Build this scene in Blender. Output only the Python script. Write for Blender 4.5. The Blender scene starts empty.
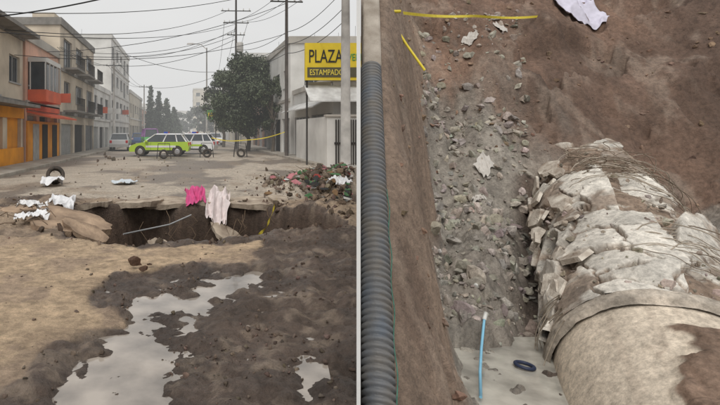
import bpy, bmesh, math, random
import numpy as np
from mathutils import Vector, Matrix
random.seed(7); rng=np.random.default_rng(7)
R=math.radians
# ---------------------------------------------------------------- noise
_T=[rng.random((256,256)) for _ in range(8)]
def vn(x,y,s=0):
    T=_T[s%8]; x=np.asarray(x,float)+s*17.3; y=np.asarray(y,float)+s*9.1
    xi=np.floor(x).astype(int); yi=np.floor(y).astype(int); fx=x-xi; fy=y-yi
    fx=fx*fx*(3-2*fx); fy=fy*fy*(3-2*fy)
    a=T[xi&255,yi&255]; b=T[(xi+1)&255,yi&255]; c=T[xi&255,(yi+1)&255]; d=T[(xi+1)&255,(yi+1)&255]
    return (a*(1-fx)+b*fx)*(1-fy)+(c*(1-fx)+d*fx)*fy
def fbm(x,y,o=4,s=0):
    r=0;a=.5;t=0
    for i in range(o):
        r=r+a*vn(np.asarray(x)*2**i,np.asarray(y)*2**i,s+i); t+=a; a*=.5
    return r/t
def billow(x,y,o=4,s=0):
    r=0;a=.5;t=0
    for i in range(o):
        r=r+a*np.abs(2*vn(np.asarray(x)*2**i,np.asarray(y)*2**i,s+i)-1); t+=a; a*=.55
    return r/t
def ss(a,b,x):
    t=np.clip((x-a)/(b-a),0,1); return t*t*(3-2*t)
# ---------------------------------------------------------------- materials
def nodes(name):
    m=bpy.data.materials.new(name); m.use_nodes=True
    nt=m.node_tree; b=nt.nodes['Principled BSDF']; return m,nt,b
_mc={}
def mat(name,col,rough=.8,var=.25,scale=6,bump=.3,metal=0,spec=.3,fine=60,dirt=None):
    if name in _mc: return _mc[name]
    m,nt,b=nodes(name); N=nt.nodes; L=nt.links
    tc=N.new('ShaderNodeTexCoord'); n=N.new('ShaderNodeTexNoise'); n.inputs['Scale'].default_value=scale; n.inputs['Detail'].default_value=8
    L.new(tc.outputs['Object'],n.inputs['Vector'])
    cr=N.new('ShaderNodeValToRGB'); cr.color_ramp.elements[0].position=.3; cr.color_ramp.elements[1].position=.7
    c0=[c*(1-var) for c in col]; c1=[min(1,c*(1+var*.6)) for c in col]
    if dirt: c0=dirt
    cr.color_ramp.elements[0].color=(*c0,1); cr.color_ramp.elements[1].color=(*c1,1)
    L.new(n.outputs['Fac'],cr.inputs['Fac']); L.new(cr.outputs['Color'],b.inputs['Base Color'])
    b.inputs['Roughness'].default_value=rough; b.inputs['Metallic'].default_value=metal
    b.inputs['Specular IOR Level'].default_value=spec
    if bump>0:
        n2=N.new('ShaderNodeTexNoise'); n2.inputs['Scale'].default_value=fine; n2.inputs['Detail'].default_value=5
        L.new(tc.outputs['Object'],n2.inputs['Vector'])
        bp=N.new('ShaderNodeBump'); bp.inputs['Strength'].default_value=bump; bp.inputs['Distance'].default_value=.02
        L.new(n2.outputs['Fac'],bp.inputs['Height']); L.new(bp.outputs['Normal'],b.inputs['Normal'])
    _mc[name]=m; return m
def attrmat(name,fine=35,bump=.5,dist=.02,spec=.4):
    m,nt,b=nodes(name); N=nt.nodes; L=nt.links
    at=N.new('ShaderNodeAttribute'); at.attribute_name='Col'
    ar=N.new('ShaderNodeAttribute'); ar.attribute_name='Rough'
    tc=N.new('ShaderNodeTexCoord')
    n=N.new('ShaderNodeTexNoise'); n.inputs['Scale'].default_value=fine*.35; n.inputs['Detail'].default_value=10; n.inputs['Roughness'].default_value=.8
    L.new(tc.outputs['Object'],n.inputs['Vector'])
    mr=N.new('ShaderNodeMapRange'); mr.inputs['From Min'].default_value=.3; mr.inputs['From Max'].default_value=.7; mr.inputs['To Min'].default_value=.45; mr.inputs['To Max'].default_value=1.55
    L.new(n.outputs['Fac'],mr.inputs['Value'])
    mx=N.new('ShaderNodeVectorMath'); mx.operation='SCALE'
    L.new(at.outputs['Color'],mx.inputs[0]); L.new(mr.outputs['Result'],mx.inputs['Scale'])
    L.new(mx.outputs['Vector'],b.inputs['Base Color']); L.new(ar.outputs['Fac'],b.inputs['Roughness'])
    n2=N.new('ShaderNodeTexNoise'); n2.inputs['Scale'].default_value=fine; n2.inputs['Detail'].default_value=8; n2.inputs['Roughness'].default_value=.7
    L.new(tc.outputs['Object'],n2.inputs['Vector'])
    bp=N.new('ShaderNodeBump'); bp.inputs['Strength'].default_value=bump; bp.inputs['Distance'].default_value=dist
    L.new(n2.outputs['Fac'],bp.inputs['Height']); L.new(bp.outputs['Normal'],b.inputs['Normal'])
    b.inputs['Specular IOR Level'].default_value=spec
    return m
EARTH=attrmat('earth',30,1.0,.04,.5)
RUBBLE=attrmat('rubble',40,.7,.02,.25)
CONC=attrmat('pipe_concrete',40,.6,.015,.3)
# ---------------------------------------------------------------- mesh helpers
def link(o,parent=None):
    bpy.context.collection.objects.link(o)
    if parent: o.parent=parent
    return o
def empty(name,loc=(0,0,0),rot=0):
    o=bpy.data.objects.new(name,None); o.location=loc; o.rotation_euler=(0,0,rot); o.empty_display_size=.3
    return link(o)
def npmesh(name,V,F,mats,col=None,rough=None,smooth=True,parent=None):
    me=bpy.data.meshes.new(name); me.from_pydata(V.tolist() if hasattr(V,'tolist') else V,[],F.tolist() if hasattr(F,'tolist') else F)
    for m in (mats if isinstance(mats,list) else [mats]): me.materials.append(m)
    if col is not None:
        a=me.attributes.new('Col','FLOAT_COLOR','POINT'); c=np.ones((len(V),4)); c[:,:3]=col; a.data.foreach_set('color',c.ravel())
        a=me.attributes.new('Rough','FLOAT','POINT'); a.data.foreach_set('value',np.broadcast_to(rough,(len(V),)).astype(float).copy())
    if smooth: me.polygons.foreach_set('use_smooth',[True]*len(me.polygons))
    me.update()
    return link(bpy.data.objects.new(name,me),parent)
def gridfaces(nx,ny):
    i=np.arange(nx-1)[:,None]; j=np.arange(ny-1)[None,:]
    a=(i*ny+j); return np.stack([a,a+ny,a+ny+1,a+1],-1).reshape(-1,4)
class MB:
    def __init__(s): s.v=[];s.f=[];s.m=[];s.mats=[];s.sm=[]
    def mi(s,m):
        if m not in s.mats: s.mats.append(m)
        return s.mats.index(m)
    def poly(s,pts,m,sm=False):
        b=len(s.v); s.v+= [tuple(p) for p in pts]; s.f.append(tuple(range(b,b+len(pts)))); s.m.append(s.mi(m)); s.sm.append(sm)
    def hull8(s,p,m):
        b=len(s.v); s.v+=[tuple(q) for q in p]
        for f in ((3,2,1,0),(4,5,6,7),(0,1,5,4),(1,2,6,5),(2,3,7,6),(3,0,4,7)):
            s.f.append(tuple(b+i for i in f)); s.m.append(s.mi(m)); s.sm.append(False)
    def box(s,x0,x1,y0,y1,z0,z1,m):
        s.hull8([(x0,y0,z0),(x1,y0,z0),(x1,y1,z0),(x0,y1,z0),(x0,y0,z1),(x1,y0,z1),(x1,y1,z1),(x0,y1,z1)],m)
    def tube(s,pts,r,m,n=6,cap=True):
        pts=[Vector(p) for p in pts]; rs=r if isinstance(r,(list,tuple)) else [r]*len(pts)
        base=len(s.v); mi=s.mi(m); up=None
        for i,p in enumerate(pts):
            t=(pts[min(i+1,len(pts)-1)]-pts[max(i-1,0)]).normalized()
            if up is None: up=Vector((0,0,1)) if abs(t.z)<.9 else Vector((1,0,0))
            a=t.cross(up).normalized(); b=a.cross(t).normalized(); up=b
            for k in range(n):
                an=2*math.pi*k/n; s.v.append(tuple(p+(a*math.cos(an)+b*math.sin(an))*rs[i]))
        for i in range(len(pts)-1):
            for k in range(n):
                s.f.append((base+i*n+k,base+i*n+(k+1)%n,base+(i+1)*n+(k+1)%n,base+(i+1)*n+k)); s.m.append(mi); s.sm.append(True)
        if cap:
            s.f.append(tuple(base+k for k in range(n))); s.m.append(mi); s.sm.append(False)
            e=base+(len(pts)-1)*n; s.f.append(tuple(e+k for k in reversed(range(n)))); s.m.append(mi); s.sm.append(False)
    def lathe(s,prof,c,axis,m,n=24):
        c=Vector(c); ax=Vector(axis).normalized(); u=Vector((0,0,1)) if abs(ax.z)<.9 else Vector((1,0,0))
        a=ax.cross(u).normalized(); b=a.cross(ax); base=len(s.v); mi=s.mi(m)
        for t,r in prof:
            for k in range(n):
                an=2*math.pi*k/n; s.v.append(tuple(c+ax*t+(a*math.cos(an)+b*math.sin(an))*r))
        for i in range(len(prof)-1):
            for k in range(n):
                s.f.append((base+i*n+k,base+i*n+(k+1)%n,base+(i+1)*n+(k+1)%n,base+(i+1)*n+k)); s.m.append(mi); s.sm.append(True)
    def obj(s,name,parent=None,bevel=0):
        me=bpy.data.meshes.new(name); me.from_pydata(s.v,[],s.f)
        for m in s.mats: me.materials.append(m)
        me.polygons.foreach_set('material_index',s.m); me.polygons.foreach_set('use_smooth',s.sm); me.update()
        o=link(bpy.data.objects.new(name,me),parent)
        if bevel:
            b=o.modifiers.new('bevel','BEVEL'); b.width=bevel; b.segments=2; b.limit_method='ANGLE'
        return o
# ---------------------------------------------------------------- terrain functions
SH=.35
def polydist(X,Y,P):
    d=np.full(np.shape(X),1e9)
    for (x0,y0),(x1,y1) in zip(P[:-1],P[1:]):
        dx,dy=x1-x0,y1-y0; t=np.clip(((X-x0)*dx+(Y-y0)*dy)/(dx*dx+dy*dy),0,1)
        d=np.minimum(d,np.hypot(X-x0-t*dx,Y-y0-t*dy))
    return d
def inpoly(X,Y,P):
    r=np.zeros(np.shape(X),bool); n=len(P)
    for i in range(n):
        x0,y0=P[i]; x1,y1=P[(i+1)%n]
        if y0==y1: continue
        c=((y0>Y)!=(y1>Y))&(X<(x1-x0)*(Y-y0)/(y1-y0)+x0); r^=c
    return r
def softpoly(X,Y,P,w):
    d=polydist(X,Y,P+[P[0]]); i=inpoly(X,Y,P); return ss(-w,w,np.where(i,d,-d))
TAN=[(-5,8.3),(-2.2,8.1),(-.5,7.2),(1.15,7.45),(.95,6.5),(.0,6.3),(-.85,5.9),(-1.05,5.3),(-.65,4.45),(-1.0,3.95),(-1.1,3.45),(-1.5,2.9),(-5,2.6)]
WATER=[(.7,6.0),(.3,5.6),(-.15,5.1),(-.35,4.5),(-.42,4.0),(-.40,3.4),(-.5,2.8)]
WATER2=[(-.42,3.9),(.05,3.85)]
WATER3=[(1.0,3.5),(1.2,3.55)]
WL=-.042
def masks(X,Y):
    wx=X+.5*(fbm(X*2.2,Y*2.2,5,1)-.5); wy=Y+.5*(fbm(X*2.2,Y*2.2,5,2)-.5)
    tan=softpoly(wx,wy,TAN,.06)
    wd=np.minimum(np.minimum(polydist(wx,wy,WATER)-.10,polydist(wx,wy,WATER2)+.04),polydist(wx,wy,WATER3)+.02)
    n=fbm(X*.9,Y*.9,5,3)-.5
    rho=np.sqrt(((X-.15)/2.75)**2+((Y-9.75)/2.25)**2)+.45*n
    road=ss(11.6,12.6,Y+1.6*(fbm(X*.8,Y*.8,3,4)-.5))
    return tan,wd,rho,road
def gz(X,Y):
    X=np.asarray(X,float);Y=np.asarray(Y,float)
    tan,wd,rho,road=masks(X,Y)
    near=1-ss(13,20,Y)
    z=.07*(fbm(X*.6,Y*.6,3,5)-.5)*(1-ss(10,14,Y)*.5)
    mud=(1-tan)*(1-road)*near
    lum=billow(X*3.0,Y*3.0,6,0)
    z=z+mud*(.14*(lum-.3)+.04*(fbm(X*11,Y*11,4,2)-.5)+.016*(fbm(X*30,Y*30,2,5)-.5))
    rut=np.sin((X*1.0-.35*Y)*11+5*fbm(X,Y,2,6)); z=z+mud*.016*rut
    z=z+tan*(.03*fbm(X*3,Y*3,5,1)+.05*np.minimum(billow(X*2.6,Y*2.6,5,6),.25)-.02)+.02*tan
    z=z+road*near*(.05*(fbm(X*1.2,Y*1.2,5,3)-.5)+.04*billow(X*3,Y*3,4,1))
    w=(1-ss(-.02,.45,wd))*(1-ss(6.3,6.8,Y)); z=z-w*(.078+.10*(fbm(X*7,Y*5,4,4)-.5)*2*.8)
    for mx,my,rx,ry,h in ((2.1,8.0,1.0,.55,.16),(3.6,13.2,1.3,1.1,.35),(-3.1,11.6,1.5,1.0,.22),(4.4,14.8,1.2,2.0,.5),(1.7,6.6,.8,.5,.08),(-3.4,9.3,1.0,.7,.18),(3.0,10.6,.7,1.3,.22)):
        z=z+h*np.exp(-((X-mx)/rx)**2-((Y-my)/ry)**2)*(.5+1.0*billow(X*3,Y*3,5,2))
    h=1-ss(.86,1.0,rho)
    z=z-h*(1.8+.6*fbm(X*1.3,Y*1.3,3,7))+h*(.5*(fbm(X*2.3,Y*2.3,5,1)-.5)+.3*(billow(X*4,Y*4,5,4)-.3))
    u=X-SH*Y
    cut=(u>.004)&(u<12.5)&(Y>.8)&(Y<15.6)
    return np.where(cut,-4.5,z)
gz_cache=None
def gcol(X,Y):
    tan,wd,rho,road=masks(X,Y)
    f=fbm(X*2.3,Y*2.3,5,2); g=fbm(X*7,Y*7,4,5); b=fbm(X*.55,Y*.3,5,6); b2=fbm(X*1.2,Y*.6,5,3)
    cm=np.array([.115,.084,.066]); ct=np.array([.50,.37,.245]); cr=np.array([.46,.395,.32]); cd=np.array([.17,.135,.108])
    e=lambda a:np.asarray(a)[...,None]
    mud=cm*(.45+1.1*e(f)); k=e(ss(.50,.68,g)*ss(.4,.6,f))*.75
    mud=mud*(1-k)+np.array([.27,.21,.16])*k
    tn=ct*(.62+.75*e(g)); k=e(ss(.52,.66,f))*.5; tn=tn*(1-k)+cm*2.4*k; k=e(ss(.56,.75,fbm(X*1.1,Y*1.1,4,7)))*.4; tn=tn*(1-k)+np.array([.28,.20,.135])*k
    wetroad=ss(.49,.58,b)*.85
    rd=cr*(.7+.6*e(g)); rd=rd*(1-e(wetroad))+cd*e(wetroad); k=e(ss(.55,.7,b2))*.5; rd=rd*(1-k)+np.array([.30,.225,.16])*k
    c=mud*(1-e(tan))+tn*e(tan); c=c*(1-e(road))+rd*e(road)
    dry=ss(.42,.56,fbm(X*.9,Y*1.1,4,1)+.10*ss(1.0,-1.5,X))*ss(7.5,9,Y)*(1-road)*(rho>1.02)
    c=c*(1-e(dry)*.85)+np.array([.40,.30,.21])*e(dry)*.85*(.7+.6*e(g))
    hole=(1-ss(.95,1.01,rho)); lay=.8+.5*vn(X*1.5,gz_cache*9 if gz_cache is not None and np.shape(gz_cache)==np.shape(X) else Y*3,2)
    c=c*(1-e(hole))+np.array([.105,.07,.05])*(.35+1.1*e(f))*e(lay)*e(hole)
    wet=(1-ss(.05,.6,wd))*(1-tan)*(Y<7.2)
    c=c*(1-.3*e(wet))
    r=.8-.05*f; r=np.where(tan>.5,.92,r)
    shiny=(1-tan)*(1-road)*ss(.42,.58,fbm(X*1.7,Y*1.7,4,4))*(Y<8)
    r=r-.48*np.maximum(wet,shiny*.85); r=r-.35*wetroad*road
    return c,np.clip(r,.2,1)
def grow(a,b,s,k=1.12):
    o=[];x=a
    while x<b: o.append(x); x+=s; s*=k
    o.append(b); return o
U=np.array(sorted(set([-x for x in grow(9.6,900,.08)]+list(np.arange(-9.5,-3.5,.05))+list(np.arange(-3.5,0,.022))+[0,.006]+grow(.05,900,.2,1.2))))
Yg=np.array(sorted(set([2.6-(x) for x in grow(.1,60,.1,1.2)]+list(np.arange(2.6,7.5,.020))+list(np.arange(7.5,13,.034))+list(grow(13,900,.045,1.03)))))
UU,YY=np.meshgrid(U,Yg,indexing='ij'); XX=UU+SH*YY
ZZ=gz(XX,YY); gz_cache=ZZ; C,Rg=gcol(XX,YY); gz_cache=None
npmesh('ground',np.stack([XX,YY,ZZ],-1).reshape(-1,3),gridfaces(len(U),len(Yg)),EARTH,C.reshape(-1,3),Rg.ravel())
def water(name,col):
    m,nt,b=nodes(name); b.inputs['Base Color'].default_value=(*col,1); b.inputs['Roughness'].default_value=.06; b.inputs['Specular IOR Level'].default_value=.9
    n=nt.nodes.new('ShaderNodeTexNoise'); n.inputs['Scale'].default_value=6; n.inputs['Detail'].default_value=5
    bp=nt.nodes.new('ShaderNodeBump'); bp.inputs['Strength'].default_value=.25; bp.inputs['Distance'].default_value=.01
    tc=nt.nodes.new('ShaderNodeTexCoord'); nt.links.new(tc.outputs['Object'],n.inputs['Vector']); nt.links.new(n.outputs['Fac'],bp.inputs['Height']); nt.links.new(bp.outputs['Normal'],b.inputs['Normal'])
    n3=nt.nodes.new('ShaderNodeTexNoise'); n3.inputs['Scale'].default_value=2.5; n3.inputs['Detail'].default_value=6; nt.links.new(tc.outputs['Object'],n3.inputs['Vector'])
    cr=nt.nodes.new('ShaderNodeValToRGB'); cr.color_ramp.elements[0].position=.35; cr.color_ramp.elements[1].position=.65; cr.color_ramp.elements[0].color=(*[c*.6 for c in col],1); cr.color_ramp.elements[1].color=(*[c*1.25 for c in col],1)
    nt.links.new(n3.outputs['Fac'],cr.inputs['Fac']); nt.links.new(cr.outputs['Color'],b.inputs['Base Color'])
    return m
MW=water('muddy_water',(.32,.28,.24)); MW2=water('silty_water',(.44,.42,.37))
q=MB(); q.poly([(-1.5,2.3,WL),(.8,2.3,WL),(1.6,6.6,WL),(-.9,6.6,WL)],MW); q.obj('puddle_water')
# ---------------------------------------------------------------- excavation
PC=np.array([7.5,9.2,.40]); PD=np.array([.634,1,.296]); PD/=np.linalg.norm(PD)
def zones(X,Y):
    u=X-SH*Y; foot=1.06+.09*(Y-4.8)+.5*(fbm(X*.9,Y*.9,4,2)-.5)
    t=ss(.27,1,(u-.0)/foot)
    w=(X-(7.5+.634*(Y-9.2)))*.84
    return u,foot,t,w
def bz(X,Y):
    X=np.asarray(X,float);Y=np.asarray(Y,float)
    u,foot,t,w=zones(X,Y)
    wf=9.1-.5*ss(5.5,7,X)+.9*(fbm(X*.8,Y*.8,3,4)-.5)
    zf=-.87+.36*np.maximum(0,Y-5.8)+.86*np.maximum(0,Y-wf)
    zl=np.minimum(1.05*(Y-3.6)-.42,5.6)
    z=zl*(1-t)+zf*t
    z=z+np.minimum(.75*np.maximum(0,w-1.0),2.5)
    z=z+.30*np.exp(-((w+1.75)/.38)**2)*(Y>5.8)*t-.38*np.exp(-((w+1.0)/.28)**2)*ss(5.0,6.0,Y)*(1-ss(8.6,9.6,Y))
    soil=np.clip((1-t)+ss(8.8,9.4,Y)+ss(.8,1.2,w),0,1)
    rough=ss(.33,.6,u)
    wallz=1-ss(.75,1,t)
    far=ss(9,10.5,Y)*t
    z=z+rough*(soil*(.42*(fbm(X*1.3,Y*1.3,5,1)-.5)+.18*(billow(X*3.0,Y*3.0,6,3)-.3)+.06*(fbm(X*12,Y*12,3,5)-.5))+(1-soil)*(.34*(billow(X*3.2,Y*3.2,6,6)-.3)+.10*(fbm(X*13,Y*13,3,1)-.5)))
    z=z+wallz*rough*.12*(billow(X*7,Y*1.8,5,2)-.3)*2
    z=z+far*.4*(ss(.45,.55,fbm(X*.9,Y*1.3,4,6))-.5)
    return z
def bcol(X,Y):
    u,foot,t,w=zones(X,Y); e=lambda a:np.asarray(a)[...,None]
    f=fbm(X*1.6,Y*1.6,6,3); g=fbm(X*6,Y*6,4,6)
    br=np.array([.30,.22,.165])*(.45+1.05*e(f)); red=np.array([.245,.155,.11])*(.4+1.15*e(f)); gr=np.array([.36,.325,.28])*(.5+.9*e(g)); dk=np.array([.10,.065,.048])*(.5+1.0*e(f))
    tt=ss(.78,.98,t); rub=tt*(1-ss(10.6,12.2,Y+2.4*(f-.5)+.9*np.maximum(0,X-5.2)))
    c=br*(1-e(tt))+red*e(tt); c=c*(1-e(rub))+gr*e(rub)
    d=ss(1.2,2.4,w+1.2*(f-.5))*(1-ss(12.2,13.5,Y)); c=c*(1-e(d))+dk*e(d)  # shade of the recess right of the pipe, put into the soil colour
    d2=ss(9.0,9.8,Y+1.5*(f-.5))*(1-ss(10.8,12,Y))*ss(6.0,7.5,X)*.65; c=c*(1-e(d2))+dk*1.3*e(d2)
    d3=np.exp(-((w+1.0)/.22)**2)*.8*(Y<9.3); c=c*(1-e(d3))+dk*.9*e(d3)  # gap beside the pipe darkened in the colour, as shade
    pale=ss(.55,.72,fbm(X*2.7,Y*2.7,5,7))*.4*(1-rub); c=c*(1-e(pale))+np.array([.40,.32,.255])*e(pale)
    dm=ss(.52,.68,fbm(X*1.1,Y*1.1,5,0))*.5*(1-rub*.75); c=c*(1-e(dm))+dk*1.6*e(dm)
    r=np.full(np.shape(X),.88)-.35*(1-ss(5.8,7.2,Y))*tt
    return c,r
ub=np.concatenate([[.010],np.arange(.03,7.2,.024),grow(7.2,12,.06,1.15)]); yb=np.concatenate([np.arange(2.9,8.5,.024),np.arange(8.5,15.2,.034)])
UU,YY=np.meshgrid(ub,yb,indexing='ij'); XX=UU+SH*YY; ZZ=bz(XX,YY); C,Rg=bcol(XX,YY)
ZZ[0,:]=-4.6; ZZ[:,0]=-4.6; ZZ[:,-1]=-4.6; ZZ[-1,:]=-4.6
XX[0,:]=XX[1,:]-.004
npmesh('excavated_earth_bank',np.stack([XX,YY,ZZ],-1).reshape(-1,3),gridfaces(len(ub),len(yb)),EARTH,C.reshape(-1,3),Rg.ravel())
q=MB(); q.poly([(2.2,4.0,-.80),(4.6,4.0,-.80),(4.9,6.1,-.80),(3.0,6.1,-.80)],MW2); q.obj('trench_water')
# ---------------------------------------------------------------- rocks
def icov(sub):
    bm=bmesh.new(); bmesh.ops.create_icosphere(bm,subdivisions=sub,radius=1); v=np.array([x.co[:] for x in bm.verts]); f=np.array([[a.index for a in p.verts] for p in bm.faces]); bm.free(); return v,f
IV,IF=icov(2)
VAR=[]
for k in range(16):
    v=IV.copy()
    for _ in range(9):
        nrm=rng.normal(size=3); nrm/=np.linalg.norm(nrm); d=rng.uniform(.3,.75); s=v@nrm; v=v-np.outer(np.maximum(0,s-d),nrm)
    v*=1+rng.normal(size=(len(v),1))*.09; v*=rng.uniform(.5,1.25,3); VAR.append(v)
def scatter(name,pts,sizes,cols,rough=.9,flat=1.0,sink=.3,mat_=None,smooth=False):
    V=[];F=[];C=[];o=0
    for p,s,c in zip(pts,sizes,cols):
        v=VAR[rng.integers(16)]*s; a=rng.uniform(0,6.28); ca,sa=math.cos(a),math.sin(a); b=rng.uniform(-.5,.5); cb,sb=math.cos(b),math.sin(b)
        v=v@np.array([[1,0,0],[0,cb,-sb],[0,sb,cb]])@np.array([[ca,-sa,0],[sa,ca,0],[0,0,1]]); v[:,2]*=flat
        V.append(v+np.array(p)+[0,0,s*(flat*.6-sink)]); F.append(IF+o); o+=len(v); C.append(np.tile(c,(len(v),1)))
    return npmesh(name,np.concatenate(V),np.concatenate(F),mat_ or RUBBLE,np.concatenate(C),rough,smooth)
def mkpts(n,fx,keep,zf,smin,smax,pw=3):
    X,Y=fx(n); k=keep(X,Y); X=X[k];Y=Y[k]; Z=zf(X,Y)
    S=smin+(smax-smin)*rng.random(len(X))**pw
    return np.stack([X,Y,Z],-1),S
def colvar(n,base,v=.35):
    return np.array(base)*(1+rng.uniform(-v,v,(n,1)))*(1+rng.normal(size=(n,3))*.04)
def fx(n): Y=2.9+4.8*rng.random(n)**1.3; return (rng.uniform(-.38,.345,n)*Y,Y)
def kp(X,Y):
    tan,wd,rho,road=masks(X,Y); cl=ss(.48,.62,fbm(X*1.8,Y*1.8,3,3)); return (rng.random(len(X))<np.where(tan>.5,.05,.12+cl)*np.where(wd<.1,.05,1))&(X<SH*Y-.05)
P,S=mkpts(4200,fx,kp,gz,.004,.034,4); scatter('mud_clods',P,S,colvar(len(P),(.12,.088,.068)),.6,.8,.25,smooth=True)
def fx(n): return (rng.uniform(-4.3,4.4,n),rng.uniform(7.2,13.5,n))
def kp(X,Y):
    tan,wd,rho,road=masks(X,Y); g=np.exp(-((rho-1.02)/.12)**2)+.35*ss(1.0,2.5,X)+.2*ss(-1.5,-3,X)+.25*(rho<.95); return (rng.random(len(X))<g*.8)&(X<SH*Y-.12)
P,S=mkpts(4600,fx,kp,gz,.010,.10,5); scatter('sinkhole_rubble',P,S,colvar(len(P),(.145,.105,.078),.5),.85)
def fx(n): return (rng.normal(4.0,.75,n),rng.normal(14.0,1.9,n))
P,S=mkpts(1400,fx,lambda X,Y:(X<SH*Y-.2)&(Y>11),gz,.02,.13,3); P[:,2]+=rng.random(len(P))*.10; scatter('rubble_heap',P,S,colvar(len(P),(.15,.115,.088),.6),.85)
def fx(n): return (rng.uniform(-7,6,n),13+20*rng.random(n)**1.2)
P,S=mkpts(450,fx,lambda X,Y:X<SH*Y-.2,gz,.01,.07,6); scatter('road_debris',P,S,colvar(len(P),(.22,.18,.14),.5),.85)
P=[];S=[]
for x,y,s in ((-5.2,33,.2),(-4.7,31,.16),(-4.2,29.5,.2),(-3.7,30.5,.15),(-3.1,33,.17),(-5.8,36,.2),(-4.9,28,.13),(-2.6,29,.12)):
    P.append((x,y,.03)); S.append(s)
scatter('boulders',P,S,colvar(len(P),(.15,.12,.10)),.9)
scatter('mud_lump',[(-.62,6.15,.06),(-.5,6.0,.05),(-.44,6.2,.05)],[.09,.06,.045],colvar(3,(.10,.055,.035),.1),.6)
def fx(n): Y=5.6+6.4*rng.random(n)**.9; return (SH*Y+rng.uniform(.6,4.2,n),Y)
def kp(X,Y):
    u,foot,t,w=zones(X,Y); cl=ss(.38,.56,fbm(X*1.6,Y*1.6,4,5)); return (t>.82)&(w<-1.0)&(rng.random(len(X))<(.35+.65*cl)*np.where(Y>10.5,.4,1)*np.where(Y<6.0,.4,1))
P,S=mkpts(10500,fx,kp,bz,.010,.15,5.5); scatter('trench_rubble',P,S,colvar(len(P),(.37,.335,.29),.35),.92,.85,.32)
def fx(n): Y=3.6+9.5*rng.random(n); return (SH*Y+rng.uniform(.35,9,n),Y)
def kp(X,Y):
    u,foot,t,w=zones(X,Y); cl=ss(.48,.62,fbm(X*1.5,Y*1.5,4,2)); return ((t<.85)|(Y>9.3)|(w>1))&(Y>3.5)&(rng.random(len(X))<.12+.88*cl)
P,S=mkpts(6500,fx,kp,bz,.006,.10,7); scatter('soil_clods',P,S,colvar(len(P),(.25,.17,.125),.3),.9,.8,.4)
# ---------------------------------------------------------------- broken concrete water main
D=Vector(PD); SD=D.cross(Vector((0,0,1))).normalized(); UD=SD.cross(D).normalized()
D_,S_,U_=np.array(D),np.array(SD),np.array(UD)
t0=-( (9.2-5.0)/PD[1])
pipe=empty('broken_concrete_pipe',(0,0,0))
def shell(name,ta,tb,nt_,th0,th1,nth,rf,cf):
    T,TH=np.meshgrid(np.linspace(ta,tb,nt_),np.linspace(R(th0),R(th1),nth),indexing='ij')
    r=rf(T,TH); P=PC+T[...,None]*D_+r[...,None]*(np.sin(TH)[...,None]*S_+np.cos(TH)[...,None]*U_)
    c,ro=cf(T,TH,r)
    return npmesh(name,P.reshape(-1,3),gridfaces(nt_,nth),CONC,c.reshape(-1,3),ro.ravel(),True,pipe)
R0=.97
NS=64
sx=rng.uniform(-1.9,1.9,NS); sy=rng.uniform(t0,t0+6,NS); sh=rng.random(NS); stx=rng.normal(size=NS)*.13; sty=rng.normal(size=NS)*.13; sk=rng.random(NS)
def vor(T,TH):
    a=TH*R0+.22*(fbm(T*3,TH*3,4,1)-.5)*2; b=T+.24*(fbm(T*3,TH*3,4,4)-.5)*2
    d=np.hypot(a[...,None]-sx,(b[...,None]-sy)*.8); idx=np.argsort(d,-1)[...,:2]
    d1=np.take_along_axis(d,idx[...,:1],-1)[...,0]; d2=np.take_along_axis(d,idx[...,1:2],-1)[...,0]; i=idx[...,0]
    return i,d2-d1,a-sx[i],b-sy[i]
def missing(i,T,TH):
    pr=.10+.5*ss(R(-25),R(15),TH)+.25*ss(t0+3.5,t0+5,T)+.5*ss(R(-75),R(-90),TH); return sk[i]<pr
def rf(T,TH):
    i,e,da,db=vor(T,TH); mis=missing(i,T,TH)
    plate=R0+.06*sh[i]+stx[i]*da+sty[i]*db+.025*(fbm(T*5,TH*5,4,6)-.5)
    core=R0-.06+.15*(billow(T*3.5,TH*3.5,6,2)-.3)
    k=ss(.005,.04,e)*(~mis); r=core*(1-k)+plate*k
    hole=np.exp(-((TH+R(63))/.30)**2-((T-(t0+1.9))/.5)**2); r=r-.5*ss(.4,.75,hole)
    return r
def cf(T,TH,r):
    i,e,da,db=vor(T,TH); mis=missing(i,T,TH); f=fbm(T*5,TH*5,5,3); g=fbm(T*1.8,TH*1.8,5,5); h=fbm(T*9,TH*2.5,4,1)
    pl=np.array([.70,.66,.59])*(.65+.55*f[...,None])*(.8+.3*sh[i])[...,None]; di=np.array([.26,.195,.148])*(.4+1.1*f[...,None])
    st=(ss(.58,.70,h)*.6)[...,None]; di=di*(1-st)+np.array([.5,.46,.4])*st
    lim=.55-.10*ss(R(-35),R(20),TH)
    k=(ss(.008,.045,e)*(~mis)*(1-.85*ss(lim,lim+.1,g)))[...,None]; c=pl*k+di*(1-k)
    hole=ss(.4,.7,np.exp(-((TH+R(63))/.30)**2-((T-(t0+1.9))/.5)**2))[...,None]; c=c*(1-hole)+np.array([.02,.015,.012])*hole  # dark inside of the hole painted onto the concrete
    return c,np.full(T.shape,.88)
shell('damaged_wall',t0+.05,t0+6.2,360,-125,110,330,rf,cf)
def soilm(T,TH): return ss(-.30,.05,TH+.5*(fbm(T*2,TH*2,5,2)-.5)*2)*ss(-.35,-.65,T-t0+.5*(fbm(T*3,TH*3,4,6)-.5))
def rf2(T,TH):
    s=soilm(T,TH); return R0-.03+s*(.02+.16*billow(T*3,TH*3,6,1))
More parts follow.
